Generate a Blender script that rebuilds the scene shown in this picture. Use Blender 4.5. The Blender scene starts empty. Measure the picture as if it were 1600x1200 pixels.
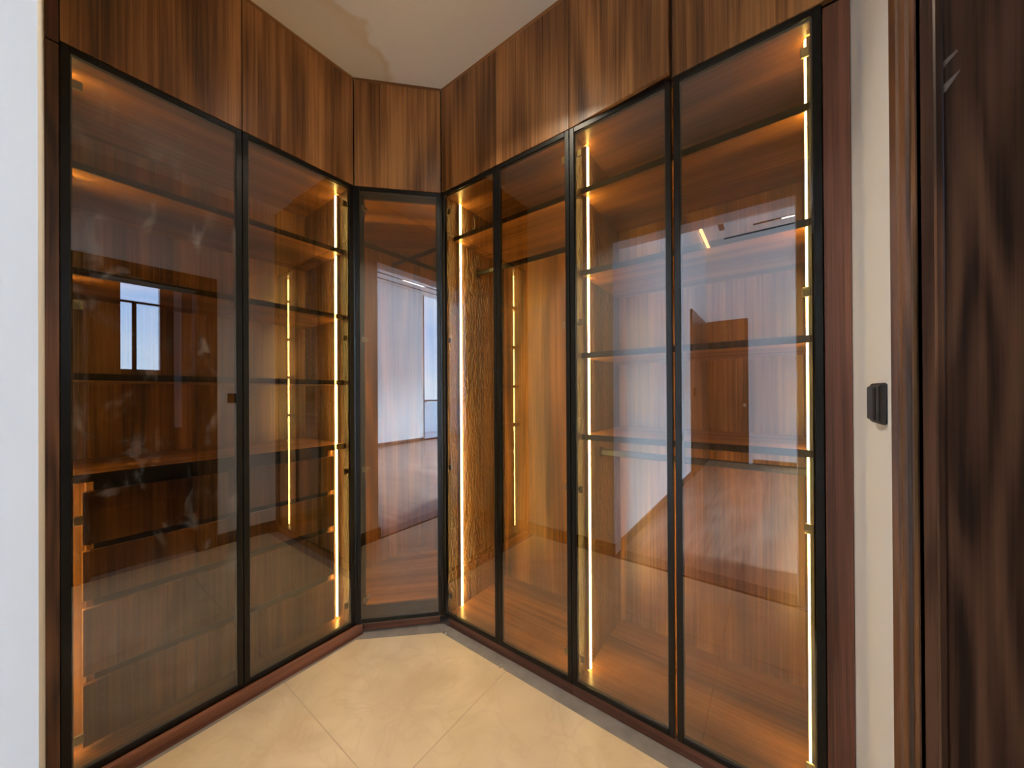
import bpy, bmesh, math, random
from mathutils import Vector, Matrix
random.seed(7)
SC = bpy.context.scene
COL = SC.collection

# ------------------------------------------------------------------ camera
FPX, YAW, PIT, ROL, CX, CY = 548.13, 0.6305, 0.0026, -0.0055, 807.64, 613.84
H = 1.3
F0 = Vector((-math.sin(YAW), math.cos(YAW), 0)); R0 = Vector((math.cos(YAW), math.sin(YAW), 0)); U0 = Vector((0, 0, 1))
F2 = math.cos(PIT) * F0 + math.sin(PIT) * U0; U2 = -math.sin(PIT) * F0 + math.cos(PIT) * U0
R3 = math.cos(ROL) * R0 + math.sin(ROL) * U2; U3 = -math.sin(ROL) * R0 + math.cos(ROL) * U2
cam = bpy.data.cameras.new('camera'); co = bpy.data.objects.new('camera', cam); COL.objects.link(co)
co.matrix_world = Matrix(((R3.x, U3.x, -F2.x, 0), (R3.y, U3.y, -F2.y, 0), (R3.z, U3.z, -F2.z, H), (0, 0, 0, 1)))
cam.sensor_fit = 'HORIZONTAL'; cam.sensor_width = 36.0; cam.lens = 36.0 * FPX / 1600.0
cam.shift_x = -(CX - 800) / 1600.0; cam.shift_y = (CY - 600) / 1600.0
cam.clip_start = 0.02; cam.clip_end = 200
SC.camera = co
SC.view_settings.view_transform = 'Standard'; SC.view_settings.look = 'None'
SC.view_settings.gamma = 1.0; SC.view_settings.use_curve_mapping = False
SC.view_settings.exposure = 1.6
SC.cycles.transparent_max_bounces = 24
SC.cycles.sample_clamp_indirect = 6.0

# ------------------------------------------------------------------ light levels (tuned here)
SKY = 1.9            # sky radiance
LED = 19.5           # wardrobe strips
LED_COL = (1.0, 0.74, 0.31)
ROOM_FILL = 88.0     # added unseen bedroom fill lights, watts each
CLOSET_LAMP = 4.9   # closet ceiling downlights, watts each

# ------------------------------------------------------------------ sky
W = bpy.data.worlds.new('sky'); SC.world = W; W.use_nodes = True
nt = W.node_tree; nt.nodes.clear()
def N(t, kind, **kw):
    n = t.nodes.new(kind)
    for k, v in kw.items(): setattr(n, k, v)
    return n
out = N(nt, 'ShaderNodeOutputWorld'); bg = N(nt, 'ShaderNodeBackground'); tc = N(nt, 'ShaderNodeTexCoord')
sep = N(nt, 'ShaderNodeSeparateXYZ'); rmp = N(nt, 'ShaderNodeValToRGB'); nz = N(nt, 'ShaderNodeTexNoise'); mx = N(nt, 'ShaderNodeMix', data_type='RGBA')
cr = N(nt, 'ShaderNodeValToRGB')
nt.links.new(tc.outputs['Generated'], sep.inputs[0]); nt.links.new(sep.outputs['Z'], rmp.inputs[0])
e = rmp.color_ramp.elements; e[0].position = 0.0; e[0].color = (0.72, 0.86, 1.0, 1); e[1].position = 0.4; e[1].color = (0.20, 0.46, 1.0, 1)
nz.inputs['Scale'].default_value = 7.0; nz.inputs['Detail'].default_value = 6.0
nt.links.new(tc.outputs['Generated'], nz.inputs['Vector']); nt.links.new(nz.outputs['Fac'], cr.inputs[0])
cr.color_ramp.elements[0].position = 0.45; cr.color_ramp.elements[1].position = 0.7
nt.links.new(cr.outputs[0], mx.inputs[0]); nt.links.new(rmp.outputs[0], mx.inputs[6]); mx.inputs[7].default_value = (0.82, 0.92, 1.0, 1)
nt.links.new(mx.outputs[2], bg.inputs[0]); bg.inputs[1].default_value = SKY; nt.links.new(bg.outputs[0], out.inputs[0])

def area_light(name, loc, rot, sx, sy, power, col=(1, 1, 1), portal=False, parent=None, spread=math.pi):
    l = bpy.data.lights.new(name, 'AREA'); l.shape = 'RECTANGLE'; l.size = sx; l.size_y = sy; l.energy = power; l.color = col; l.spread = spread
    if portal: l.cycles.is_portal = True
    o = bpy.data.objects.new(name, l); COL.objects.link(o); o.location = loc; o.rotation_euler = rot
    if parent: o.parent = parent
    return o
BX0, BX1, BY0, BY1, BZ = -1.03, 5.9, -0.15, -4.95, 4.10          # bedroom
WX0 = 3.66                                                        # far window starts here
area_light('sky_portal', ((WX0 + BX1) / 2, BY1 - 0.02, BZ / 2), (math.radians(90), 0, 0), BX1 - WX0, BZ, 1, portal=True)
area_light('sky_portal.001', (BX1 + 0.02, -1.35, BZ / 2), (math.radians(90), 0, math.radians(90)), 1.5, BZ, 1, portal=True)

# ------------------------------------------------------------------ materials
def mat(name):
    m = bpy.data.materials.new(name); m.use_nodes = True; t = m.node_tree; t.nodes.clear()
    return m, t, N(t, 'ShaderNodeOutputMaterial')
def simple(name, col, rough=0.5, metal=0.0, spec=0.5, bump=0.0, bscale=60.0, vary=0.0, vscale=3.0):
    m, t, o = mat(name); p = N(t, 'ShaderNodeBsdfPrincipled')
    p.inputs['Base Color'].default_value = (*col, 1); p.inputs['Roughness'].default_value = rough; p.inputs['Metallic'].default_value = metal
    p.inputs['Specular IOR Level'].default_value = spec
    g = N(t, 'ShaderNodeNewGeometry')
    if vary:
        n = N(t, 'ShaderNodeTexNoise'); n.inputs['Scale'].default_value = vscale; n.inputs['Detail'].default_value = 5
        t.links.new(g.outputs['Position'], n.inputs['Vector'])
        r = N(t, 'ShaderNodeValToRGB'); t.links.new(n.outputs['Fac'], r.inputs[0])
        r.color_ramp.elements[0].position = 0.3; r.color_ramp.elements[1].position = 0.7
        r.color_ramp.elements[0].color = (*[c * (1 - vary) for c in col], 1); r.color_ramp.elements[1].color = (*[min(1, c * (1 + vary)) for c in col], 1)
        t.links.new(r.outputs[0], p.inputs['Base Color'])
    if bump:
        n = N(t, 'ShaderNodeTexNoise'); n.inputs['Scale'].default_value = bscale; n.inputs['Detail'].default_value = 4
        t.links.new(g.outputs['Position'], n.inputs['Vector'])
        b = N(t, 'ShaderNodeBump'); b.inputs['Strength'].default_value = bump; b.inputs['Distance'].default_value = 0.01
        t.links.new(n.outputs['Fac'], b.inputs['Height']); t.links.new(b.outputs[0], p.inputs['Normal'])
    t.links.new(p.outputs[0], o.inputs[0]); return m
def wood(name, axis, c0, c1, c2, rough=0.30, broad=7.0, film=False, spec=0.5, fig=0.075, ringf=(3.2, 0.55), aw=0.50):
    """walnut veneer; axis = local direction of the grain"""
    m, t, o = mat(name); p = N(t, 'ShaderNodeBsdfPrincipled'); tcd = N(t, 'ShaderNodeTexCoord'); oi = N(t, 'ShaderNodeObjectInfo')
    off = N(t, 'ShaderNodeVectorMath', operation='SCALE'); t.links.new(tcd.outputs['Object'], off.inputs[0]); off.inputs['Scale'].default_value = 1.0
    add = N(t, 'ShaderNodeVectorMath', operation='ADD'); cmb = N(t, 'ShaderNodeCombineXYZ')
    mul = N(t, 'ShaderNodeMath', operation='MULTIPLY'); t.links.new(oi.outputs['Random'], mul.inputs[0]); mul.inputs[1].default_value = 40.0
    for i in range(3): t.links.new(mul.outputs[0], cmb.inputs[i])
    t.links.new(off.outputs[0], add.inputs[0]); t.links.new(cmb.outputs[0], add.inputs[1])
    def noise(fx, fa, detail, dist=0.0, rgh=0.55):
        mp = N(t, 'ShaderNodeMapping'); s = [fx, fx, fx]; s['XYZ'.index(axis)] = fa
        mp.inputs['Scale'].default_value = s; t.links.new(add.outputs[0], mp.inputs['Vector'])
        n = N(t, 'ShaderNodeTexNoise'); n.inputs['Scale'].default_value = 1.0; n.inputs['Detail'].default_value = detail
        n.inputs['Distortion'].default_value = dist; n.inputs['Roughness'].default_value = rgh
        t.links.new(mp.outputs[0], n.inputs['Vector']); return n.outputs['Fac']
    a = noise(broad, 0.35, 2.0, 0.4); b = noise(55.0, 0.9, 4.0, 0.6, 0.65); c = noise(260.0, 3.0, 2.0)
    rings = N(t, 'ShaderNodeMath', operation='MULTIPLY'); t.links.new(noise(*ringf, 1.0, 0.2), rings.inputs[0]); rings.inputs[1].default_value = 26.0
    sn = N(t, 'ShaderNodeMath', operation='SINE'); t.links.new(rings.outputs[0], sn.inputs[0])
    def mad(x, k, y):
        q = N(t, 'ShaderNodeMath', operation='MULTIPLY_ADD'); t.links.new(x, q.inputs[0]); q.inputs[1].default_value = k
        if isinstance(y, float): q.inputs[2].default_value = y
        else: t.links.new(y, q.inputs[2])
        return q.outputs[0]
    v = mad(a, aw, mad(b, 0.62, mad(c, 0.22, mad(sn.outputs[0], fig, 0.07 - 0.5 * aw))))
    r = N(t, 'ShaderNodeValToRGB'); t.links.new(v, r.inputs[0]); e = r.color_ramp.elements
    e[0].position = 0.32; e[0].color = (*c0, 1); e[1].position = 0.66; e[1].color = (*c2, 1); k = e.new(0.48); k.color = (*c1, 1)
    t.links.new(r.outputs[0], p.inputs['Base Color']); p.inputs['Roughness'].default_value = rough; p.inputs['Specular IOR Level'].default_value = spec
    bm_ = N(t, 'ShaderNodeBump'); bm_.inputs['Strength'].default_value = 0.12; bm_.inputs['Distance'].default_value = 0.002
    t.links.new(b, bm_.inputs['Height']); t.links.new(bm_.outputs[0], p.inputs['Normal'])
    if film:      # crinkled protective film still on the panel
        mp = N(t, 'ShaderNodeMapping'); mp.inputs['Scale'].default_value = (48, 48, 15); t.links.new(add.outputs[0], mp.inputs['Vector'])
        n = N(t, 'ShaderNodeTexNoise'); n.inputs['Scale'].default_value = 1.0; n.inputs['Detail'].default_value = 6; n.inputs['Distortion'].default_value = 1.5
        t.links.new(mp.outputs[0], n.inputs['Vector'])
        b2 = N(t, 'ShaderNodeBump'); b2.inputs['Strength'].default_value = 1.0; b2.inputs['Distance'].default_value = 0.03
        t.links.new(n.outputs['Fac'], b2.inputs['Height'])
        p.inputs['Coat Weight'].default_value = 0.9; p.inputs['Coat Roughness'].default_value = 0.2; p.inputs['Coat IOR'].default_value = 1.5
        t.links.new(b2.outputs[0], p.inputs['Coat Normal']); t.links.new(b2.outputs[0], p.inputs['Normal'])
    t.links.new(p.outputs[0], o.inputs[0]); return m
WC = ((0.088, 0.034, 0.010), (0.262, 0.109, 0.033), (0.51, 0.235, 0.078))
M = {}
M['wood'] = wood('walnut_upright', 'Z', *WC)
M['wood_x'] = wood('walnut_along', 'X', *WC)
M['wood_film'] = wood('walnut_under_film', 'Z', *WC, film=True)
DC = ((0.030, 0.014, 0.008), (0.092, 0.041, 0.022), (0.165, 0.076, 0.040))
M['dark'] = wood('dark_walnut_upright', 'Z', *DC, rough=0.36, broad=5.0, fig=0.12, ringf=(13.0, 1.3), aw=0.28)
M['dark_y'] = wood('dark_walnut_across', 'Y', *DC, rough=0.36)
PC = ((0.062, 0.023, 0.014), (0.155, 0.060, 0.037), (0.27, 0.112, 0.068))
M['plinth'] = wood('reddish_walnut_along', 'X', *PC)
M['filler'] = wood('reddish_walnut_upright', 'Z', *PC, broad=14.0)
M['black'] = simple('black_anodised', (0.0035, 0.0036, 0.004), 0.30, 0.0, 0.35)
M['edge'] = simple('dark_bronze_edge', (0.028, 0.020, 0.015), 0.35, 0.3)
M['matte_black'] = simple('matte_black', (0.006, 0.006, 0.006), 1.0, 0.0, 0.0)
M['channel'] = simple('black_channel', (0.014, 0.012, 0.011), 0.5)
M['rail'] = simple('grey_anodised', (0.045, 0.047, 0.05), 0.45, 0.3)
M['hinge'] = simple('nickel', (0.45, 0.41, 0.35), 0.3, 1.0)
M['wall'] = simple('white_paint', (0.73, 0.755, 0.79), 0.75, bump=0.05, bscale=25)
M['skirt'] = simple('brown_skirting', (0.13, 0.08, 0.055), 0.45, vary=0.15, vscale=20)
M['mortar'] = simple('bare_mortar', (0.25, 0.22, 0.205), 0.9, bump=0.3, bscale=70, vary=0.14, vscale=14)
M['grout'] = simple('beige_grout', (0.50, 0.39, 0.28), 0.9)
M['switch'] = simple('black_plastic', (0.022, 0.021, 0.022), 0.4)
M['aluminium'] = simple('bright_aluminium', (0.55, 0.55, 0.57), 0.3, 1.0)
M['spacer'] = simple('grey_plastic', (0.45, 0.42, 0.39), 0.5)
M['slot'] = simple('dark_slot', (0.05, 0.042, 0.038), 0.6)
M['scuff'] = simple('pale_scuff', (0.22, 0.17, 0.145), 0.7)
M['pale'] = simple('pale_primer', (0.45, 0.43, 0.41), 0.6)
M['bath'] = simple('brown_bath_tile', (0.14, 0.085, 0.055), 0.35, vary=0.2, vscale=5)
M['balcony'] = simple('pale_balcony', (0.7, 0.71, 0.72), 0.7)
M['bedfloor'] = wood('parquet', 'Y', (0.19, 0.115, 0.08), (0.28, 0.18, 0.13), (0.38, 0.26, 0.195), rough=0.35, broad=3.0)
M['beddoor'] = wood('bedroom_door_wood', 'Z', (0.07, 0.03, 0.015), (0.13, 0.058, 0.028), (0.2, 0.09, 0.045))

def emit(name, col, s):
    m, t, o = mat(name); em = N(t, 'ShaderNodeEmission'); em.inputs[0].default_value = (*col, 1); em.inputs[1].default_value = s
    t.links.new(em.outputs[0], o.inputs[0]); return m
M['led'] = emit('warm_led_diffuser', LED_COL, LED)
M['lamp'] = emit('lamp_diffuser', (1, 0.96, 0.9), 6.0)
M['cove'] = emit('cove_led', (1.0, 0.55, 0.25), 4.0)

def glass_mat(name, tint, r0, smudge=0.0, seed=0.0):
    m, t, o = mat(name)
    lw = N(t, 'ShaderNodeLayerWeight'); lw.inputs['Blend'].default_value = 0.5
    pw = N(t, 'ShaderNodeMath', operation='POWER'); t.links.new(lw.outputs['Facing'], pw.inputs[0]); pw.inputs[1].default_value = 5.0
    ma = N(t, 'ShaderNodeMath', operation='MULTIPLY_ADD'); t.links.new(pw.outputs[0], ma.inputs[0]); ma.inputs[1].default_value = 1 - r0; ma.inputs[2].default_value = r0
    tr = N(t, 'ShaderNodeBsdfTransparent'); tr.inputs[0].default_value = (*tint, 1)
    gl = N(t, 'ShaderNodeBsdfGlossy'); gl.inputs['Roughness'].default_value = 0.0; gl.inputs[0].default_value = (0.93, 0.95, 1.0, 1)
    mx = N(t, 'ShaderNodeMixShader'); t.links.new(ma.outputs[0], mx.inputs[0]); t.links.new(tr.outputs[0], mx.inputs[1]); t.links.new(gl.outputs[0], mx.inputs[2])
    last = mx
    if smudge:      # dried wiping marks on the pane
        tcd = N(t, 'ShaderNodeTexCoord'); mp = N(t, 'ShaderNodeMapping'); mp.inputs['Location'].default_value = (seed, seed, seed); mp.inputs['Scale'].default_value = (9, 9, 5)
        t.links.new(tcd.outputs['Object'], mp.inputs[0])
        n1 = N(t, 'ShaderNodeTexNoise'); n1.inputs['Scale'].default_value = 1.0; n1.inputs['Detail'].default_value = 8; n1.inputs['Roughness'].default_value = 0.7; n1.inputs['Distortion'].default_value = 0.8
        t.links.new(mp.outputs[0], n1.inputs['Vector'])
        r = N(t, 'ShaderNodeValToRGB'); t.links.new(n1.outputs['Fac'], r.inputs[0]); r.color_ramp.elements[0].position = 0.54; r.color_ramp.elements[1].position = 0.78
        r.color_ramp.elements[1].color = (smudge, smudge, smudge, 1)
        df = N(t, 'ShaderNodeBsdfDiffuse'); df.inputs[0].default_value = (0.8, 0.82, 0.85, 1)
        m2 = N(t, 'ShaderNodeMixShader'); t.links.new(r.outputs[0], m2.inputs[0]); t.links.new(mx.outputs[0], m2.inputs[1]); t.links.new(df.outputs[0], m2.inputs[2]); last = m2
    t.links.new(last.outputs[0], o.inputs[0]); return m
TINT = (0.45, 0.385, 0.215); GR = 0.15
M['glass'] = glass_mat('smoked_mirror_glass', TINT, GR)
M['glass_wiped'] = glass_mat('smoked_mirror_glass_wiped', TINT, GR, 0.20, 3.0)
m_, t_, o_ = mat('pane_inner_face'); tr_ = N(t_, 'ShaderNodeBsdfTransparent'); t_.links.new(tr_.outputs[0], o_.inputs[0]); M['clear'] = m_
M['window'] = glass_mat('window_glass', (0.95, 0.97, 0.97), 0.04)

m_, t_, o_ = mat('frosted_glass'); tl_ = N(t_, 'ShaderNodeBsdfTranslucent'); tl_.inputs[0].default_value = (0.85, 0.9, 0.92, 1); t_.links.new(tl_.outputs[0], o_.inputs[0]); M['frosted'] = m_
def tile_mat():
    m, t, o = mat('beige_marble_tile'); p = N(t, 'ShaderNodeBsdfPrincipled'); g = N(t, 'ShaderNodeNewGeometry'); oi = N(t, 'ShaderNodeObjectInfo')
    n = N(t, 'ShaderNodeTexNoise'); n.inputs['Scale'].default_value = 3.0; n.inputs['Detail'].default_value = 7; n.inputs['Distortion'].default_value = 1.2
    t.links.new(g.outputs['Position'], n.inputs['Vector'])
    r = N(t, 'ShaderNodeValToRGB'); t.links.new(n.outputs['Fac'], r.inputs[0]); e = r.color_ramp.elements
    e[0].position = 0.3; e[0].color = (0.56, 0.43, 0.28, 1); e[1].position = 0.7; e[1].color = (0.70, 0.56, 0.385, 1)
    n2 = N(t, 'ShaderNodeTexNoise'); n2.inputs['Scale'].default_value = 4.5; n2.inputs['Detail'].default_value = 9; n2.inputs['Distortion'].default_value = 0.9
    t.links.new(g.outputs['Position'], n2.inputs['Vector'])
    s = N(t, 'ShaderNodeMath', operation='SUBTRACT'); t.links.new(n2.outputs['Fac'], s.inputs[0]); s.inputs[1].default_value = 0.5
    ab = N(t, 'ShaderNodeMath', operation='ABSOLUTE'); t.links.new(s.outputs[0], ab.inputs[0])
    r2 = N(t, 'ShaderNodeValToRGB'); t.links.new(ab.outputs[0], r2.inputs[0]); r2.color_ramp.elements[0].color = (0.22, 0.22, 0.22, 1); r2.color_ramp.elements[1].position = 0.03; r2.color_ramp.elements[1].color = (0, 0, 0, 1)
    mx = N(t, 'ShaderNodeMix', data_type='RGBA'); t.links.new(r2.outputs[0], mx.inputs[0]); t.links.new(r.outputs[0], mx.inputs[6]); mx.inputs[7].default_value = (0.50, 0.345, 0.22, 1)
    t.links.new(mx.outputs[2], p.inputs['Base Color']); p.inputs['Roughness'].default_value = 0.38; p.inputs['Specular IOR Level'].default_value = 0.35
    t.links.new(p.outputs[0], o.inputs[0]); return m
M['tile'] = tile_mat()
def ceiling_mat():
    m, t, o = mat('ceiling_paint_with_damp_stain'); p = N(t, 'ShaderNodeBsdfPrincipled'); g = N(t, 'ShaderNodeNewGeometry')
    n = N(t, 'ShaderNodeTexNoise'); n.inputs['Scale'].default_value = 6.0; n.inputs['Detail'].default_value = 5
    t.links.new(g.outputs['Position'], n.inputs['Vector'])
    ds = N(t, 'ShaderNodeVectorMath', operation='DISTANCE'); t.links.new(g.outputs['Position'], ds.inputs[0]); ds.inputs[1].default_value = (-2.02, 0.86, 3.0376)
    md = N(t, 'ShaderNodeMath', operation='MULTIPLY_ADD'); t.links.new(n.outputs['Fac'], md.inputs[0]); md.inputs[1].default_value = -0.30; t.links.new(ds.outputs['Value'], md.inputs[2])
    r = N(t, 'ShaderNodeValToRGB'); t.links.new(md.outputs[0], r.inputs[0]); e = r.color_ramp.elements
    wc = (0.90, 0.89, 0.87, 1)
    e[0].position = 0.0; e[0].color = (0.84, 0.77, 0.65, 1); e[1].position = 0.325; e[1].color = wc
    k = e.new(0.295); k.color = (0.79, 0.69, 0.54, 1); k = e.new(0.24); k.color = (0.84, 0.77, 0.65, 1)
    t.links.new(r.outputs[0], p.inputs['Base Color']); p.inputs['Roughness'].default_value = 0.8; t.links.new(p.outputs[0], o.inputs[0]); return m
M['ceiling'] = ceiling_mat()

# ------------------------------------------------------------------ mesh helpers
class MB:
    def __init__(s): s.v = []; s.f = []; s.mi = []
    def box(s, x0, x1, y0, y1, z0, z1, bev=0.0, mi=0):
        bm = bmesh.new()
        vs = [bm.verts.new(p) for p in ((x0, y0, z0), (x1, y0, z0), (x1, y1, z0), (x0, y1, z0), (x0, y0, z1), (x1, y0, z1), (x1, y1, z1), (x0, y1, z1))]
        for q in ((3, 2, 1, 0), (4, 5, 6, 7), (0, 1, 5, 4), (1, 2, 6, 5), (2, 3, 7, 6), (3, 0, 4, 7)): bm.faces.new([vs[i] for i in q])
        if bev: bmesh.ops.bevel(bm, geom=list(bm.edges), offset=bev, segments=1, affect='EDGES', profile=0.5)
        s.take(bm, mi); return s
    def take(s, bm, mi=0):
        bm.verts.index_update(); b = len(s.v)
        s.v += [tuple(v.co) for v in bm.verts]
        for f in bm.faces: s.f.append([b + v.index for v in f.verts]); s.mi.append(mi)
        bm.free()
    def prism(s, pts, z0, z1, mi=0, bev=0.0):
        """vertical prism over a counter-clockwise outline"""
        bm = bmesh.new(); lo = [bm.verts.new((x, y, z0)) for x, y in pts]; hi = [bm.verts.new((x, y, z1)) for x, y in pts]; n = len(pts)
        bm.faces.new(lo[::-1]); bm.faces.new(hi)
        for i in range(n): bm.faces.new((lo[i], lo[(i + 1) % n], hi[(i + 1) % n], hi[i]))
        if bev: bmesh.ops.bevel(bm, geom=[e for e in bm.edges if abs(e.verts[0].co.z - z1) < 1e-6 and abs(e.verts[1].co.z - z1) < 1e-6], offset=bev, segments=1, affect='EDGES')
        s.take(bm, mi); return s
    def cyl(s, p0, p1, r, n=14, mi=0):
        p0 = Vector(p0); p1 = Vector(p1); d = p1 - p0
        bm = bmesh.new(); bmesh.ops.create_cone(bm, cap_ends=True, segments=n, radius1=r, radius2=r, depth=d.length)
        bmesh.ops.transform(bm, matrix=Matrix.Translation((p0 + p1) / 2) @ d.to_track_quat('Z', 'Y').to_matrix().to_4x4(), verts=bm.verts)
        s.take(bm, mi); return s
    def obj(s, name, mats, parent=None, origin=(0, 0, 0)):
        if not isinstance(mats, (list, tuple)): mats = [mats]
        me = bpy.data.meshes.new(name); o_ = Vector(origin)
        me.from_pydata([tuple(Vector(v) - o_) for v in s.v], [], s.f); me.update()
        for m in mats: me.materials.append(M[m] if isinstance(m, str) else m)
        for p, i in zip(me.polygons, s.mi): p.material_index = i
        o = bpy.data.objects.new(name, me); COL.objects.link(o); o.location = origin
        if parent: o.parent = parent
        return o
def box(name, m, parent, *a, bev=0.0, origin=(0, 0, 0)): return MB().box(*a, bev=bev).obj(name, m, parent, origin)
def thing(name, label, cat, loc=(0, 0, 0), rz=0.0, group=None):
    o = bpy.data.objects.new(name, None); COL.objects.link(o); o.location = loc; o.rotation_euler = (0, 0, rz); o.empty_display_size = 0.1
    o['label'] = label; o['category'] = cat
    if group: o['group'] = group
    return o
def tag(o, label, cat, group=None):
    o['label'] = label; o['category'] = cat
    if group: o['group'] = group
    return o
def struct(o, label=None):
    o['kind'] = 'structure'
    if label: o['label'] = label
    return o

# ------------------------------------------------------------------ measures of the closet
XL, YR = -1.8424, 1.3575                       # faces of the left and the right run
Y0, Y1, Y2 = 0.0444, 0.5251, 1.0224            # left doors
RX = (-1.5139, -1.1135, -0.7049, -0.2884, 0.1222)   # right doors
ZB, ZT, ZC = 0.048, 2.4407, 3.0376             # door bottom, door top, ceiling
DEP = 0.55
XW = 0.183                                     # wall with the doorway
T = 0.018

# ------------------------------------------------------------------ setting
# floor: mortar bed with tiles set on it, stopping short of the plinths
fl = MB().prism([(-2.45, 0.0), (0.30, 0.0), (0.30, 1.95), (-2.45, 1.95)], -0.12, -0.010).obj('floor', 'mortar'); struct(fl, 'grey mortar bed showing along the plinths around beige tiles')
REG = [(-1.788, 0.03), (XW - 0.012, 0.03), (XW - 0.012, 1.289), (-1.468, 1.303), (-1.796, 0.998)]
def clip(poly, ax, val, keep_less):
    o = []
    for i in range(len(poly)):
        a, b = poly[i], poly[(i + 1) % len(poly)]
        ia = (a[ax] <= val) == keep_less; ib = (b[ax] <= val) == keep_less
        if ia: o.append(a)
        if ia != ib:
            k = (val - a[ax]) / (b[ax] - a[ax]); o.append((a[0] + k * (b[0] - a[0]), a[1] + k * (b[1] - a[1])))
    return o
xs = [-1.82, -1.02, -0.22, 0.58]; ys = [-0.14, 0.66, 1.46]
for i in range(3):
    for j in range(2):
        g = 0.0016; p = REG
        for ax, v, le in ((0, xs[i] + g, False), (0, xs[i + 1] - g, True), (1, ys[j] + g, False), (1, ys[j + 1] - g, True)):
            p = clip(p, ax, v, le)
            if len(p) < 3: break
        if len(p) >= 3:
            MB().prism(p, -0.0098, random.uniform(-0.0004, 0.0004), bev=0.0012).obj('floor_tile', 'tile', fl)
MB().prism([(-1.785, 0.034), (XW - 0.016, 0.034), (XW - 0.016, 1.286), (-1.469, 1.300), (-1.793, 0.997)], -0.0098, -0.0012).obj('grout', 'grout', fl)
struct(box('wall_back', 'wall', None, -2.55, 0.30, 1.95, 2.05, -0.12, BZ)); struct(box('wall_left', 'wall', None, -2.55, -2.45, BY0, 1.95, -0.12, BZ))
struct(box('threshold', 'skirt', None, BX0, 0.12, BY0, 0.0, -0.12, 0.0))
struct(box('ceiling', 'ceiling', None, -2.45, 0.30, 0.0, 1.95, ZC, ZC + 0.1), 'off-white closet ceiling with a brown damp stain')
# one round downlight near the corner, above the top edge of the photograph
dl = thing('unseen_downlight', 'small round white ceiling downlight before the hanging wardrobe', 'light', (-0.96, 0.71, ZC))
MB().cyl((0, 0, -0.005), (0, 0, 0), 0.05, 24).obj('bezel', 'wall', dl); MB().cyl((0, 0, -0.008), (0, 0, -0.005), 0.036, 24).obj('lens', 'lamp', dl)
area_light('unseen_glow', (0, 0, -0.010), (0, 0, 0), 0.05, 0.05, CLOSET_LAMP, (1.0, 0.84, 0.62), parent=dl, spread=math.radians(106))
# wall beside the big opening (its +Y face is seen almost edge on)
wl = MB().prism([(-2.45, BY0), (BX0, BY0), (BX0, 0.002), (-2.45, 0.026)], 0.0, BZ).obj('wall_left', 'wall'); struct(wl, 'white wall end with daylight on it beside the wardrobe')
struct(box('wall_front', 'wall', None, BX0, 0.12, BY0, 0.0, 2.50, BZ))
b = MB().prism([(XL, 0.0165), (XL + 0.78, 0.0065), (BX0 + 0.012, 0.0065), (BX0 + 0.012, 0.020), (XL, 0.030)], 0.0, 0.10).obj('baseboard_left', 'skirt'); struct(b)
# wall with the doorway: pieces round the opening
DY0, DY1, DZ = 0.215, 0.790, 2.17
wr = MB().box(XW, 0.30, DY1 + 0.02, 1.95, 0, BZ).box(XW, 0.30, 0.0, DY0 - 0.02, 0, BZ).box(XW, 0.30, DY0 - 0.02, DY1 + 0.02, DZ + 0.02, BZ).box(0.12, 0.30, BY0, 0.0, 0, BZ).obj('wall_right', 'wall')
struct(wr, 'white wall strip with a black switch beside the doorway')
# door frame round the doorway
d1 = bpy.data.objects.new('door_1', None); COL.objects.link(d1); d1.location = (XW, 0.52, 0); struct(d1, 'dark walnut doorway frame with moulded casing and scratched reveal')
D1O = Vector((XW, 0.52, 0))
def d1part(mb, name, m): 
    mb.v = [tuple(Vector(v) - D1O) for v in mb.v]; return mb.obj(name, m, d1)
def casing_profile(sgn, y_in, y_out):
    """plan outline of the casing (x out of the wall, y along it) as stacked flats and beads"""
    w = y_out - y_in
    P = [(0, 1.0), (0.008, 1.0), (0.009, 0.985), (0.009, 0.66), (0.006, 0.645), (0.005, 0.62), (0.005, 0.50), (0.007, 0.485), (0.008, 0.46), (0.008, 0.30), (0.004, 0.28), (0.003, 0.16), (0.006, 0.14), (0.008, 0.10), (0.008, 0.03), (0.006, 0.0), (0, 0.0)]
    pts = [(XW - x, y_in + q * w) for x, q in P]
    return pts if sgn > 0 else pts[::-1]
CW = 0.130; SX = -0.064
d1part(MB().prism(casing_profile(1, DY1, DY1 + CW)[::1], 0.0, DZ + CW), 'casing', 'dark')
d1part(MB().prism(casing_profile(-1, DY0, DY0 - CW), 0.0, DZ + CW), 'casing', 'dark')
mb = MB()
for x, q0, q1 in ((0.009, 0.66, 1.0), (0.005, 0.48, 0.66), (0.008, 0.28, 0.48), (0.003, 0.13, 0.28), (0.008, 0.0, 0.13)):
    mb.box(XW - x, XW, DY0, DY1, DZ + q0 * CW, DZ + q1 * CW)
d1part(mb, 'head_casing', 'dark_y')
d1part(MB().box(XW - 0.004, 0.34, DY1, DY1 + 0.02, 0, DZ + 0.02), 'jamb', 'dark')
d1part(MB().box(XW - 0.004, 0.34, DY0 - 0.02, DY0, 0, DZ + 0.02), 'jamb', 'dark')
d1part(MB().box(XW - 0.004, 0.34, DY0, DY1, DZ, DZ + 0.02), 'head_jamb', 'pale')
d1part(MB().box(XW + 0.012, XW + 0.022, DY1 - 0.006, DY1, 0, DZ, bev=0.002), 'stop_bead', 'dark')
d1part(MB().box(XW + 0.012, XW + 0.022, DY0, DY0 + 0.006, 0, DZ, bev=0.002), 'stop_bead', 'dark')
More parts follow.
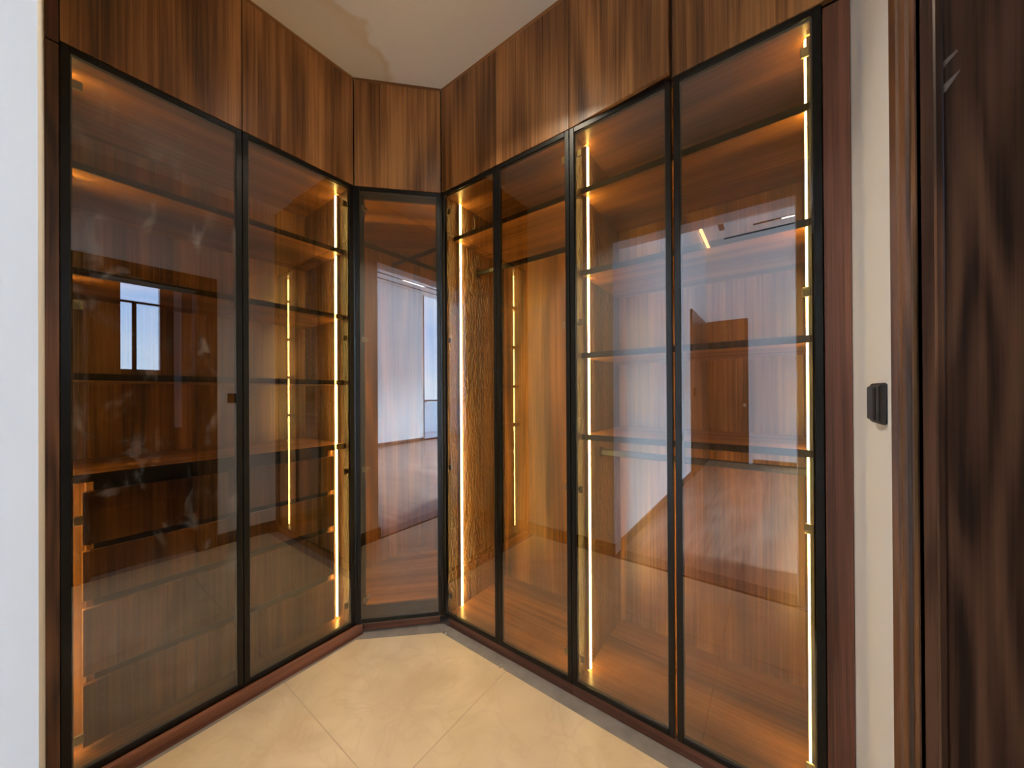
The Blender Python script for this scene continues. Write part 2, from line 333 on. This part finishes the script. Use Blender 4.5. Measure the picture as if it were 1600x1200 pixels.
for pts in (((0.262, 1.765), (0.270, 1.787), (0.283, 1.797), (0.284, 1.794), (0.273, 1.781), (0.264, 1.763)), ((0.263, 1.739), (0.272, 1.741), (0.285, 1.763), (0.286, 1.767), (0.270, 1.752), (0.263, 1.742))):
    mb = MB(); mb.v = [(SX + x, DY1 - 0.0006, z) for x, z in pts] + [(SX + x, DY1 + 0.0006, z) for x, z in pts]; n_ = len(pts)
    mb.f = [list(range(n_)), list(range(2 * n_ - 1, n_ - 1, -1))] + [[(i + 1) % n_, i, n_ + i, n_ + (i + 1) % n_] for i in range(n_)]; mb.mi = [0] * len(mb.f)
    d1part(mb, 'scuff_mark', 'scuff')['label'] = 'whitish scuff on the dark reveal'
b = box('baseboard_right', 'skirt', None, XW - 0.012, XW, DY1 + CW + 0.002, YR - 0.002, 0.0, 0.10, bev=0.002); struct(b)

# ------------------------------------------------------------------ bedroom behind the camera (seen in the glass)
struct(box('floor', 'bedfloor', None, BX0, BX1, BY1, BY0, -0.12, 0.0))
struct(box('ceiling', 'wall', None, BX0 - 0.1, BX1, BY1 - 0.1, 0.0, BZ, BZ + 0.1))
struct(box('wall_side', 'wall', None, BX0 - 0.15, BX0, BY1 - 0.15, BY0, -0.05, BZ))
struct(box('wall_far', 'wall', None, BX0 - 0.15, WX0, BY1 - 0.15, BY1, -0.05, BZ))
struct(box('wall_front', 'wall', None, 0.20, BX1, -0.50, -0.25, 0, BZ)); struct(box('wall_front', 'wall', None, 0.20, 0.32, -0.25, BY0, 0, BZ))  # unseen wall pulled forward, with an added stub, to shade the opening's jamb
struct(box('baseboard_side', 'skirt', None, BX0, BX0 + 0.012, -3.3, BY0 - 0.001, 0, 0.09))
struct(box('baseboard_far', 'skirt', None, -0.30, WX0, BY1, BY1 + 0.012, 0, 0.09))
w1 = box('window_1', 'black', None, WX0, WX0 + 0.05, BY1 - 0.08, BY1 - 0.02, 0, BZ); struct(w1)
MB().box(BX1 - 0.05, BX1, BY1 - 0.08, BY1 - 0.02, 0, BZ).box(WX0 + 0.05, BX1 - 0.05, BY1 - 0.08, BY1 - 0.02, 0, 0.04).obj('window_frame', 'black', w1)
box('window_pane', 'window', w1, WX0 + 0.05, BX1 - 0.05, BY1 - 0.053, BY1 - 0.047, 0.04, BZ)
struct(MB().box(BX1, BX1 + 0.12, BY1, -2.1, 0, BZ).box(BX1, BX1 + 0.12, -0.60, -0.25, 0, BZ).obj('wall_window', 'wall'))
w2 = MB().box(BX1 + 0.01, BX1 + 0.06, -2.1, -0.6, 0, 0.05).box(BX1 + 0.01, BX1 + 0.06, -1.37, -1.33, 0.05, BZ).obj('added_window', 'black'); struct(w2)  # added window, never seen, to let more daylight into the bedroom
box('window_pane', 'window', w2, BX1 + 0.02, BX1 + 0.026, -2.1, -0.6, 0.05, BZ)
struct(box('floor', 'balcony', None, WX0 - 1.0, BX1 + 3.0, BY1 - 1.6, BY1 - 0.1, -0.1, -0.01))
bal = thing('balcony_railing', 'frosted balcony glass with dark handrail outside the reflected window', 'railing', (5.0, BY1 - 1.5, 0))
MB().box(-2.3, 4, -0.006, 0.006, -0.01, 1.02).obj('frosted_panel', 'frosted', bal); MB().box(-2.3, 4, -0.03, 0.03, 1.06, 1.11).box(-2.0, -1.96, -0.02, 0.02, 1.02, 1.06).box(0, 0.04, -0.02, 0.02, 1.02, 1.06).obj('handrail', 'black', bal)
d2 = box('door_2', 'beddoor', None, BX0 + 0.01, -0.36, BY1, BY1 + 0.03, 0, 2.66); struct(d2, 'brown wooden bedroom door reflected in the glass')
MB().box(-0.44, -0.40, BY1 + 0.03, BY1 + 0.04, 1.04, 1.10).obj('lock_plate', 'aluminium', d2)
d3 = box('door_3', 'beddoor', None, BX0, BX0 + 0.03, BY1 + 0.03, -3.25, 0, 2.60); struct(d3)
MB().box(BX0 + 0.03, BX0 + 0.06, -3.35, -3.32, 1.25, 1.38).obj('door_handle', 'black', d3)
so = thing('wall_socket', 'small black socket low on the white bedroom wall', 'socket', (BX0, -2.55, 0.68))
MB().box(0.0, 0.008, -0.04, 0.04, -0.04, 0.04, bev=0.003).obj('plate', 'switch', so); MB().box(0.008, 0.011, -0.02, 0.02, -0.02, 0.02).obj('insert', 'black', so)
ll = thing('linear_light', 'long black ceiling channel with lit white segments', 'light', (1.9, -4.32, BZ))
MB().box(-2.15, 2.15, -0.02, 0.02, -0.012, 0).obj('channel', 'black', ll)
for a_, b_ in ((-1.77, -1.0), (0.625, 1.283)): MB().box(a_, b_, -0.016, 0.016, -0.018, -0.012).obj('diffuser', 'lamp', ll)
for i, (x_, y_) in enumerate(((2.4, -0.8), (3.6, -0.8), (4.8, -0.8), (3.0, -1.25), (4.2, -1.35), (5.2, -1.5))):  # added lamps, out of view, to brighten the bedroom the glass mirrors
    dl = thing('unseen_downlight', '%s added unseen fill light from the closet opening, %s row of the bedroom' % (('first', 'second', 'third')[i % 3], ('front', 'rear')[i // 3]), 'light', (x_, y_, BZ), group='added bedroom fill lights')
    MB().cyl((0, 0, -0.006), (0, 0, 0), 0.07, 20).obj('bezel', 'wall', dl); MB().cyl((0, 0, -0.009), (0, 0, -0.006), 0.05, 20).obj('lens', 'lamp', dl)
    area_light('unseen_glow', (0, 0, -0.012), (0, 0, 0), 0.1, 0.1, ROOM_FILL, (0.74, 0.92, 1.0), parent=dl, spread=math.radians(120))
ad = thing('air_diffuser', 'long dark slot air diffuser across the bedroom ceiling', 'diffuser', (1.7, -4.66, BZ))
MB().box(-2.4, 2.4, -0.025, 0.025, -0.006, 0).obj('slot', 'slot', ad); MB().box(-2.4, 2.4, -0.004, 0.004, -0.012, -0.006).obj('blade', 'black', ad)
ad = thing('air_diffuser', 'short wide slot air diffuser near the bedroom side wall', 'diffuser', (-0.69, -3.88, BZ))
MB().box(-0.04, 0.04, -0.36, 0.36, -0.006, 0).obj('slot', 'slot', ad); MB().box(-0.006, 0.006, -0.36, 0.36, -0.012, -0.006).obj('blade', 'black', ad)
cv = thing('cove_light', 'warm cove light strip along the top of bedroom wall', 'light', (BX0, -2.9, BZ))
MB().box(0.02, 0.07, -2.03, 1.6, -0.012, -0.002).obj('strip', 'cove', cv); MB().box(0.015, 0.075, -2.04, 1.61, -0.002, 0).obj('profile', 'aluminium', cv)

# bathroom beyond the doorway (its window shows in the left glass)
struct(box('floor', 'bath', None, 0.30, 2.5, -0.25, 2.2, -0.1, 0.0)); struct(box('ceiling', 'wall', None, 0.30, 2.5, -0.25, 2.2, 2.8, 2.9))
struct(box('wall_bath', 'bath', None, 0.30, 2.5, 2.2, 2.3, 0, 2.8)); struct(box('wall_bath', 'bath', None, 0.30, 2.5, -0.25, -0.15, 0, 2.8))
mb = MB().box(2.4, 2.5, -0.25, 0.575, 0, 2.8).box(2.4, 2.5, 0.90, 2.3, 0, 2.8).box(2.4, 2.5, 0.575, 0.90, 0, 1.60).box(2.4, 2.5, 0.575, 0.90, 2.72, 2.8)
struct(mb.obj('wall_bath', 'bath'))
w3 = MB().box(2.42, 2.45, 0.575, 0.90, 1.60, 1.615).box(2.42, 2.45, 0.668, 0.705, 1.60, 2.40).box(2.42, 2.45, 0.575, 0.90, 2.40, 2.425).obj('window_3', 'black'); struct(w3, 'bright bathroom window with dark bars reflected in the left glass')
box('window_pane', 'window', w3, 2.432, 2.436, 0.575, 0.90, 1.60, 2.72)
struct(box('trim_1', 'wall', None, 2.37, 2.40, 1.02, 1.09, 0.9, 2.8))

# ------------------------------------------------------------------ light switch
sw = thing('light_switch', 'black rocker light switch on the white wall strip', 'switch', (XW, 1.045, 1.276))
MB().box(-0.010, 0, -0.055, 0.043, -0.042, 0.042, bev=0.003).obj('plate', 'switch', sw)
MB().box(-0.016, -0.010, -0.024, 0.037, -0.036, 0.036, bev=0.003).obj('rocker', 'switch', sw)
MB().box(-0.013, -0.010, -0.050, -0.030, -0.036, 0.036, bev=0.001).obj('rocker', 'switch', sw)

# ------------------------------------------------------------------ wardrobes: local x along the front, y into the wardrobe, z up
HZ = (0.16, 0.885, 1.605, 2.335)               # hinge heights
def hinge(parent, s, side, z, org, reach=0.010):
    """cup plate on the door, arm to the side panel; side = +1 when the panel lies at larger s"""
    mb = MB(); ox, oy, oz = org
    mb.box(s - side * 0.027 - 0.011, s - side * 0.027 + 0.011, 0.020, 0.029, z - 0.015, z + 0.015, bev=0.002)
    a, b = sorted((s - side * 0.034, s + side * reach)); mb.box(a, b, 0.028, 0.038, z - 0.005, z + 0.005, bev=0.002)
    a, b = sorted((s + side * (reach - 0.011), s + side * reach)); mb.box(a, b, 0.034, 0.085, z - 0.006, z + 0.006, bev=0.002)
    o = mb.obj('hinge', 'hinge', parent, (0, 0, 0)); o.location = (-ox, -oy, -oz); return o
def glass_door(parent, s0, s1, hinged, glass='glass', stile=0.021, rail=0.022, z0=ZB, z1=ZT, reach=0.010):
    """hinged: -1 at s0, +1 at s1"""
    g = 0.0012; a, b = s0 + g, s1 - g; org = (a if hinged < 0 else b, 0.011, z0)
    mb = MB()
    for x0, x1 in ((a, a + stile), (b - stile, b)):
        mb.box(x0, x1, 0.0, 0.022, z0, z1, bev=0.0016)
    for q0, q1 in ((z0, z0 + rail), (z1 - rail, z1)):
        mb.box(a + stile, b - stile, 0.0005, 0.022, q0, q1, bev=0.0016)
    d = mb.obj('glass_door', 'black', parent, org)
    # slim inner lip that holds the pane
    lip = MB()
    for x0, x1 in ((a + stile, a + stile + 0.004), (b - stile - 0.004, b - stile)): lip.box(x0, x1, 0.011, 0.016, z0 + rail, z1 - rail)
    for q0, q1 in ((z0 + rail, z0 + rail + 0.004), (z1 - rail - 0.004, z1 - rail)): lip.box(a + stile + 0.004, b - stile - 0.004, 0.011, 0.016, q0, q1)
    lip.obj('gasket', 'channel', d).location = [-q for q in org]
    x0, x1, y0, y1, q0, q1 = a + stile, b - stile, 0.004, 0.009, z0 + rail, z1 - rail
    p = MB(); p.v = [(x0, y0, q0), (x1, y0, q0), (x1, y0, q1), (x0, y0, q1), (x0, y1, q0), (x1, y1, q0), (x1, y1, q1), (x0, y1, q1)]
    p.f = [[0, 1, 2, 3], [7, 6, 5, 4], [0, 4, 5, 1], [1, 5, 6, 2], [2, 6, 7, 3], [3, 7, 4, 0]]; p.mi = [0, 1, 1, 1, 1, 1]
    p.obj('glass_pane', [glass, 'clear'], d).location = [-q for q in org]
    for z in HZ:
        hinge(d, (s0 + 0.011) if hinged < 0 else (s1 - 0.011), hinged, z, org, reach)
    return d
LEDD = 0.118
def led(parent, s, side, zs, d=LEDD):
    """side=+1: strip on a face at s that looks to larger s. zs: list of (z0,z1) segments"""
    for z0, z1 in zs:
        q = lambda h: sorted((s, s + side * h))
        o = MB().box(*q(0.003), d - 0.007, d + 0.007, z0, z1).box(*q(0.013), d - 0.008, d - 0.006, z0, z1).obj('led_profile', 'aluminium', parent)
        a, b = sorted((s + side * 0.002, s + side * 0.018))
        MB().box(a, b, d - 0.0058, d + 0.006, z0 + 0.001, z1 - 0.001, bev=0.002).obj('led_diffuser', 'led', o)
def carcass(parent, w, left=True, right=True, film_l='wood_film', film_r='wood_film'):
    if left: box('side_panel', film_l, parent, 0.0, T, 0.024, DEP, ZB, ZT)
    if right: box('side_panel', film_r, parent, w - T, w, 0.024, DEP, ZB, ZT)
    box('back_panel', 'wood', parent, 0.0, w, DEP, DEP + 0.012, 0, ZT)
    box('bottom_panel', 'wood_x', parent, T, w - T, 0.024, DEP, ZB - 0.03, ZB + 0.002)
    box('top_panel', 'wood_x', parent, T, w - T, 0.024, DEP, ZT - T, ZT)
def shelf(parent, s0, s1, z, d0=0.075, name='shelf', th=0.022):
    o = box(name, 'wood_x', parent, s0, s1, d0 + 0.004, DEP, z - th / 2, z + th / 2, bev=0.0008)
    box('edge_trim', 'edge', o, s0, s1, d0, d0 + 0.004, z - th / 2 - 0.001, z + th / 2 + 0.001); return o
def segs(levels, th=0.022):
    e_ = [ZB + 0.006] + sum([[z - th / 2, z + th / 2] for z in levels], []) + [ZT - T - 0.004]
    return [(e_[i], e_[i + 1]) for i in range(0, len(e_), 2)]
def rod(parent, p0, p1, h=0.030, t=0.014, mat_='rail'):
    """flat oval hanging rail with an end bracket at each end"""
    p0 = Vector(p0); p1 = Vector(p1); L = (p1 - p0).length; rz = math.atan2(p1.y - p0.y, p1.x - p0.x)
    bm = bmesh.new(); n = 16; ring0, ring1 = [], []
    for i in range(n):
        a = 2 * math.pi * i / n; cy, cz = math.cos(a) * t / 2, math.sin(a) * t / 2 + (h - t) / 2 * (1 if math.sin(a) >= 0 else -1)
        ring0.append(bm.verts.new((0.004, cy, cz))); ring1.append(bm.verts.new((L - 0.004, cy, cz)))
    for i in range(n): bm.faces.new((ring0[i], ring0[(i + 1) % n], ring1[(i + 1) % n], ring1[i]))
    bm.faces.new(ring0[::-1]); bm.faces.new(ring1)
    mb = MB(); mb.take(bm); o = mb.obj('hanging_rail', mat_, parent); o.location = p0; o.rotation_euler = (0, 0, rz)
    for x in (0.0, L - 0.008): MB().box(x, x + 0.008, -0.013, 0.013, -0.024, 0.024, bev=0.002).obj('rail_bracket', 'black', o)
    return o

# --- left wardrobe with drawers
LW = Y2 - Y0
wA = thing('wardrobe', 'walnut wardrobe with four drawers and lit shelves behind two smoked glass doors', 'wardrobe', (XL, Y0, 0), math.pi / 2)
carcass(wA, LW)
LSH = (2.09, 1.728, 1.367); CT = 1.018
for z in LSH: shelf(wA, T, LW - T, z)
shelf(wA, T, LW - T, CT, d0=0.060, name='countertop', th=0.026)
for s, sd in ((T - 0.015, 1), (LW - T, -1)): led(wA, s, sd, [(ZB + 0.012, CT - 0.014)] + [(a, b) for a, b in segs((CT,) + LSH[::-1])][1:], d=0.132)
DL0, DL1, DD = 0.050, LW - 0.055, 0.112
for x0, x1 in ((T, 0.060), (LW - 0.062, LW - T)): box('filler_strip', 'wood', wA, x0, x1, 0.205, 0.222, ZB, CT - 0.013)
for x0, x1 in ((0.060, 0.076), (LW - 0.078, LW - 0.062)): box('drawer_case_side', 'wood', wA, x0, x1, 0.140, DEP, ZB + 0.002, CT - 0.013)
for z0, z1 in ((0.775, 0.961), (0.578, 0.752), (0.314, 0.549), (0.068, 0.284)):
    dr = box('drawer', 'wood', wA, DL0, DL1, DD, DD + 0.019, z0, z1, bev=0.0012)
    MB().box(0.085, LW - 0.087, DD + 0.019, 0.53, z0 + 0.01, z0 + 0.02).box(0.085, 0.098, DD + 0.019, 0.53, z0 + 0.02, z1 - 0.05).box(LW - 0.100, LW - 0.087, DD + 0.019, 0.53, z0 + 0.02, z1 - 0.05).obj('drawer_box', 'wood_x', dr)
    MB().box(0.078, LW - 0.080, DD + 0.023, DD + 0.030, z1 - 0.02, z1 + 0.045).obj('grip_channel', 'channel', wA)
glass_door(wA, 0, Y1 - Y0, -1, 'glass_wiped'); glass_door(wA, Y1 - Y0, LW, 1)
box('plinth', 'plinth', wA, -0.005, LW + 0.030, -0.022, -0.002, -0.010, ZB - 0.003, bev=0.001)
box('end_filler', 'dark', wA, -0.030, -0.001, 0.002, 0.05, 0.0, ZT - 0.012)

# --- right wardrobe with hanging rail
w1_ = RX[2] - RX[0]
wB = thing('wardrobe', 'walnut wardrobe with one high shelf and a hanging rail behind smoked glass doors', 'wardrobe', (RX[0], YR, 0))
carcass(wB, w1_)
RS = (2.20, 1.835, 1.468, 1.106)
shelf(wB, T, w1_ - T, RS[0])
for s, sd in ((T, 1), (w1_ - T, -1)): led(wB, s, sd, segs(RS[:1]))
rod(wB, (T, 0.28, 2.055), (w1_ - T, 0.28, 2.055), mat_='black')
glass_door(wB, 0, RX[1] - RX[0], -1); glass_door(wB, RX[1] - RX[0], w1_, 1)
box('plinth', 'plinth', wB, 0.03, w1_, 0.014, 0.030, -0.010, ZB - 0.003, bev=0.001)

# --- right wardrobe with shelves
w2_ = RX[4] - RX[2]
wC = thing('wardrobe', 'walnut wardrobe with four lit shelves over a low rail behind smoked glass doors', 'wardrobe', (RX[2], YR, 0))
carcass(wC, w2_)
for z in RS: shelf(wC, T, w2_ - T, z)
for s, sd in ((T, 1), (w2_ - T, -1)): led(wC, s, sd, segs(RS[::-1]), d=LEDD if sd > 0 else 0.082)
rod(wC, (T, 0.28, 1.012), (w2_ - T, 0.28, 1.012))
glass_door(wC, 0, RX[3] - RX[2] - 0.0035, -1); glass_door(wC, RX[3] - RX[2] + 0.002, w2_, 1)
box('plinth', 'plinth', wC, 0.0, w2_ + 0.05, 0.014, 0.030, -0.010, ZB - 0.003, bev=0.001)
box('end_filler', 'filler', wC, w2_ + 0.001, XW - RX[2] - 0.001, 0.0, 0.02, 0.0, ZT - 0.018, bev=0.001)

# --- corner wardrobe
A = Vector((XL, Y2, 0)); B = Vector((RX[0], YR, 0)); CWD = (B - A).length; ang = math.atan2(B.y - A.y, B.x - A.x)
wD = thing('corner_wardrobe', 'narrow diagonal corner wardrobe with crossed hanging rails and a single glass door', 'wardrobe', A, ang)
INV = (Matrix.Translation(A) @ Matrix.Rotation(ang, 4, 'Z')).inverted()
def loc(x, y, z=0.0): return INV @ Vector((x, y, z))
def panel(name, m, p, q, t, z0, z1):
    """upright panel from world p to world q, thickness t to the left of p->q"""
    a = loc(*p); b = loc(*q); d = (b - a).normalized(); n = Vector((-d.y, d.x, 0)) * t
    return MB().prism([(a.x, a.y), (b.x, b.y), (b.x + n.x, b.y + n.y), (a.x + n.x, a.y + n.y)], z0, z1).obj(name, m, wD)
XB, YB = XL - DEP, YR + DEP
e1 = 0.002
panel('side_panel', 'wood', (XB, Y2 + e1), (XL - 0.045, Y2 + e1), T, ZB, ZT)
panel('back_panel', 'wood', (XB, YB), (XB, Y2 + e1 + T), T, ZB, ZT)
panel('back_panel', 'wood', (RX[0] - e1 - T, YB), (XB + T, YB), T, ZB, ZT)
panel('side_panel', 'wood', (RX[0] - e1, YR + 0.045), (RX[0] - e1, YB), T, ZB, ZT)
outline = [(XL - 0.03, Y2 + 0.03), (RX[0] - 0.03, YR + 0.03), (RX[0] - e1 - T, YR + 0.05), (RX[0] - e1 - T, YB - T), (XB + T, YB - T), (XB + T, Y2 + e1 + T), (XL - 0.05, Y2 + e1 + T)]
ol = [(loc(*p).x, loc(*p).y) for p in outline]
MB().prism(ol, ZB - 0.03, ZB + 0.002).obj('bottom_panel', 'wood_x', wD); MB().prism(ol, ZT - T, ZT).obj('top_panel', 'wood_x', wD)
mb = MB()
mb.box(0.004, CWD - 0.004, 0.024, 0.040, ZT - 0.052, ZT).box(0.004, CWD - 0.004, 0.024, 0.040, ZB, ZB + 0.082)
mb.box(0.004, 0.046, 0.024, 0.040, ZB + 0.082, ZT - 0.052).box(CWD - 0.034, CWD - 0.004, 0.024, 0.040, ZB + 0.082, ZT - 0.052)
mb.obj('face_frame', 'black', wD)
def rod_w(p, q): rod(wD, loc(*p), loc(*q), mat_='black')
rod_w((XL - 0.28, Y2 + e1 + T, 2.272), (XL - 0.28, YB - T, 2.272)); rod_w((RX[0] - e1 - T, YR + 0.28, 2.306), (XB + T, YR + 0.28, 2.306))
def led_w(p, q, t):
    a = loc(*p); b = loc(*q); d = (b - a).normalized(); n = Vector((-d.y, d.x, 0)) * t
    def pr(k): return [(a.x, a.y), (b.x, b.y), (b.x + n.x * k, b.y + n.y * k), (a.x + n.x * k, a.y + n.y * k)]
    MB().prism(pr(1.0), ZB + 0.01, ZT - 0.03).obj('led_diffuser', 'led', wD)
led_w((XL - 0.118, Y2 + e1 + T), (XL - 0.107, Y2 + e1 + T), 0.008)
led_w((RX[0] - e1 - T, YR + 0.107), (RX[0] - e1 - T, YR + 0.118), 0.008)
p1, p2 = loc(XL - 0.001, Y2 - 0.0008), loc(XL - 0.021, Y2 - 0.0008)
MB().prism([(p1.x, p1.y), (0.0068, 0.001), (0.0068, 0.021), (p2.x, p2.y)], ZB, ZT).obj('gap_blocker', 'black', wD)  # black strips added in the gaps beside the corner door to block LED glow
p1, p2 = loc(RX[0] + 0.0008, YR + 0.001), loc(RX[0] + 0.0008, YR + 0.021)
MB().prism([(CWD - 0.0068, 0.001), (p1.x, p1.y), (p2.x, p2.y), (CWD - 0.0068, 0.021)], ZB, ZT).obj('gap_blocker', 'black', wD)
glass_door(wD, 0.006, CWD - 0.006, -1, reach=-0.032)
box('plinth', 'plinth', wD, 0.030, CWD - 0.02, 0.034, 0.050, -0.010, ZB - 0.003, bev=0.001)
box('sill_strip', 'aluminium', wD, 0.010, CWD - 0.01, 0.004, 0.034, ZB - 0.0022, ZB - 0.0006)

# ------------------------------------------------------------------ upper cabinets up to the ceiling
UB = ZT + 0.003; UT = ZC - 0.020
def upper(label, loc_, rz, cuts, ajar=None):
    u = thing('upper_cabinet', label, 'cabinet', loc_, rz, group='cabinets above the glass doors')
    w0, w = cuts[0], cuts[-1]
    for i in range(len(cuts) - 1):
        a, b = cuts[i] + 0.0012, cuts[i + 1] - 0.0012
        if ajar == i: b -= 0.003
        o = box('cabinet_door', 'wood', u, a, b, 0.0, 0.018, UB, UT, bev=0.0009, origin=(a, 0.018, UB))
        if ajar == i: o.rotation_euler = (0, 0, -0.068)
    MB().box(w0 + 0.002, w - 0.002, 0.022, 0.04, UB, UT).box(w0 + 0.002, w - 0.002, 0.04, DEP - 0.1, UB, UB + 0.016).obj('carcass', 'dark', u)
    box('top_trim', 'wood_x', u, w0, w, 0.003, 0.022, UT + 0.002, ZC - 0.0005)
    return u
upper('walnut upper cabinet with two doors above the drawer wardrobe', (XL, Y0, 0), math.pi / 2, (0, Y1 - Y0, LW))
upper('narrow walnut upper cabinet across the closet corner', A, ang, (0.003, CWD - 0.003))
upper('walnut upper cabinet above the wardrobe with the single high shelf', (RX[0], YR, 0), 0, (0, RX[1] - RX[0], w1_))
upper('walnut upper cabinet with a door ajar above the four-shelf wardrobe', (RX[2], YR, 0), 0, (0, RX[3] - RX[2], w2_ + 0.03), ajar=0)
struct(MB().box(XL - 0.05, XL, 0.017, Y0 - 0.001, ZT - 0.008, ZC).obj('trim_2', 'filler')); struct(MB().box(RX[4] + 0.031, XW - 0.001, YR, YR + 0.02, ZT - 0.014, ZC).obj('trim_3', 'filler'))

# ------------------------------------------------------------------ small leftovers of the tiling
for i, (x_, y_, lab) in enumerate(((-1.055, 1.300, 'small grey tile levelling stub in the joint below the hanging wardrobe'), (-1.458, 1.312, 'small grey tile levelling stub at the tile corner before the diagonal plinth'))):
    ts = thing('tile_spacer', lab, 'spacer', (x_, y_, -0.010), math.radians(20 * i), group='tile levelling stubs')
    MB().box(-0.011, 0.011, -0.011, 0.011, 0, 0.002).obj('base', 'spacer', ts); MB().prism([(-0.001, -0.010), (0.001, -0.010), (0.001, 0.010), (-0.001, 0.010)], 0.002, 0.018).obj('fin', 'spacer', ts)
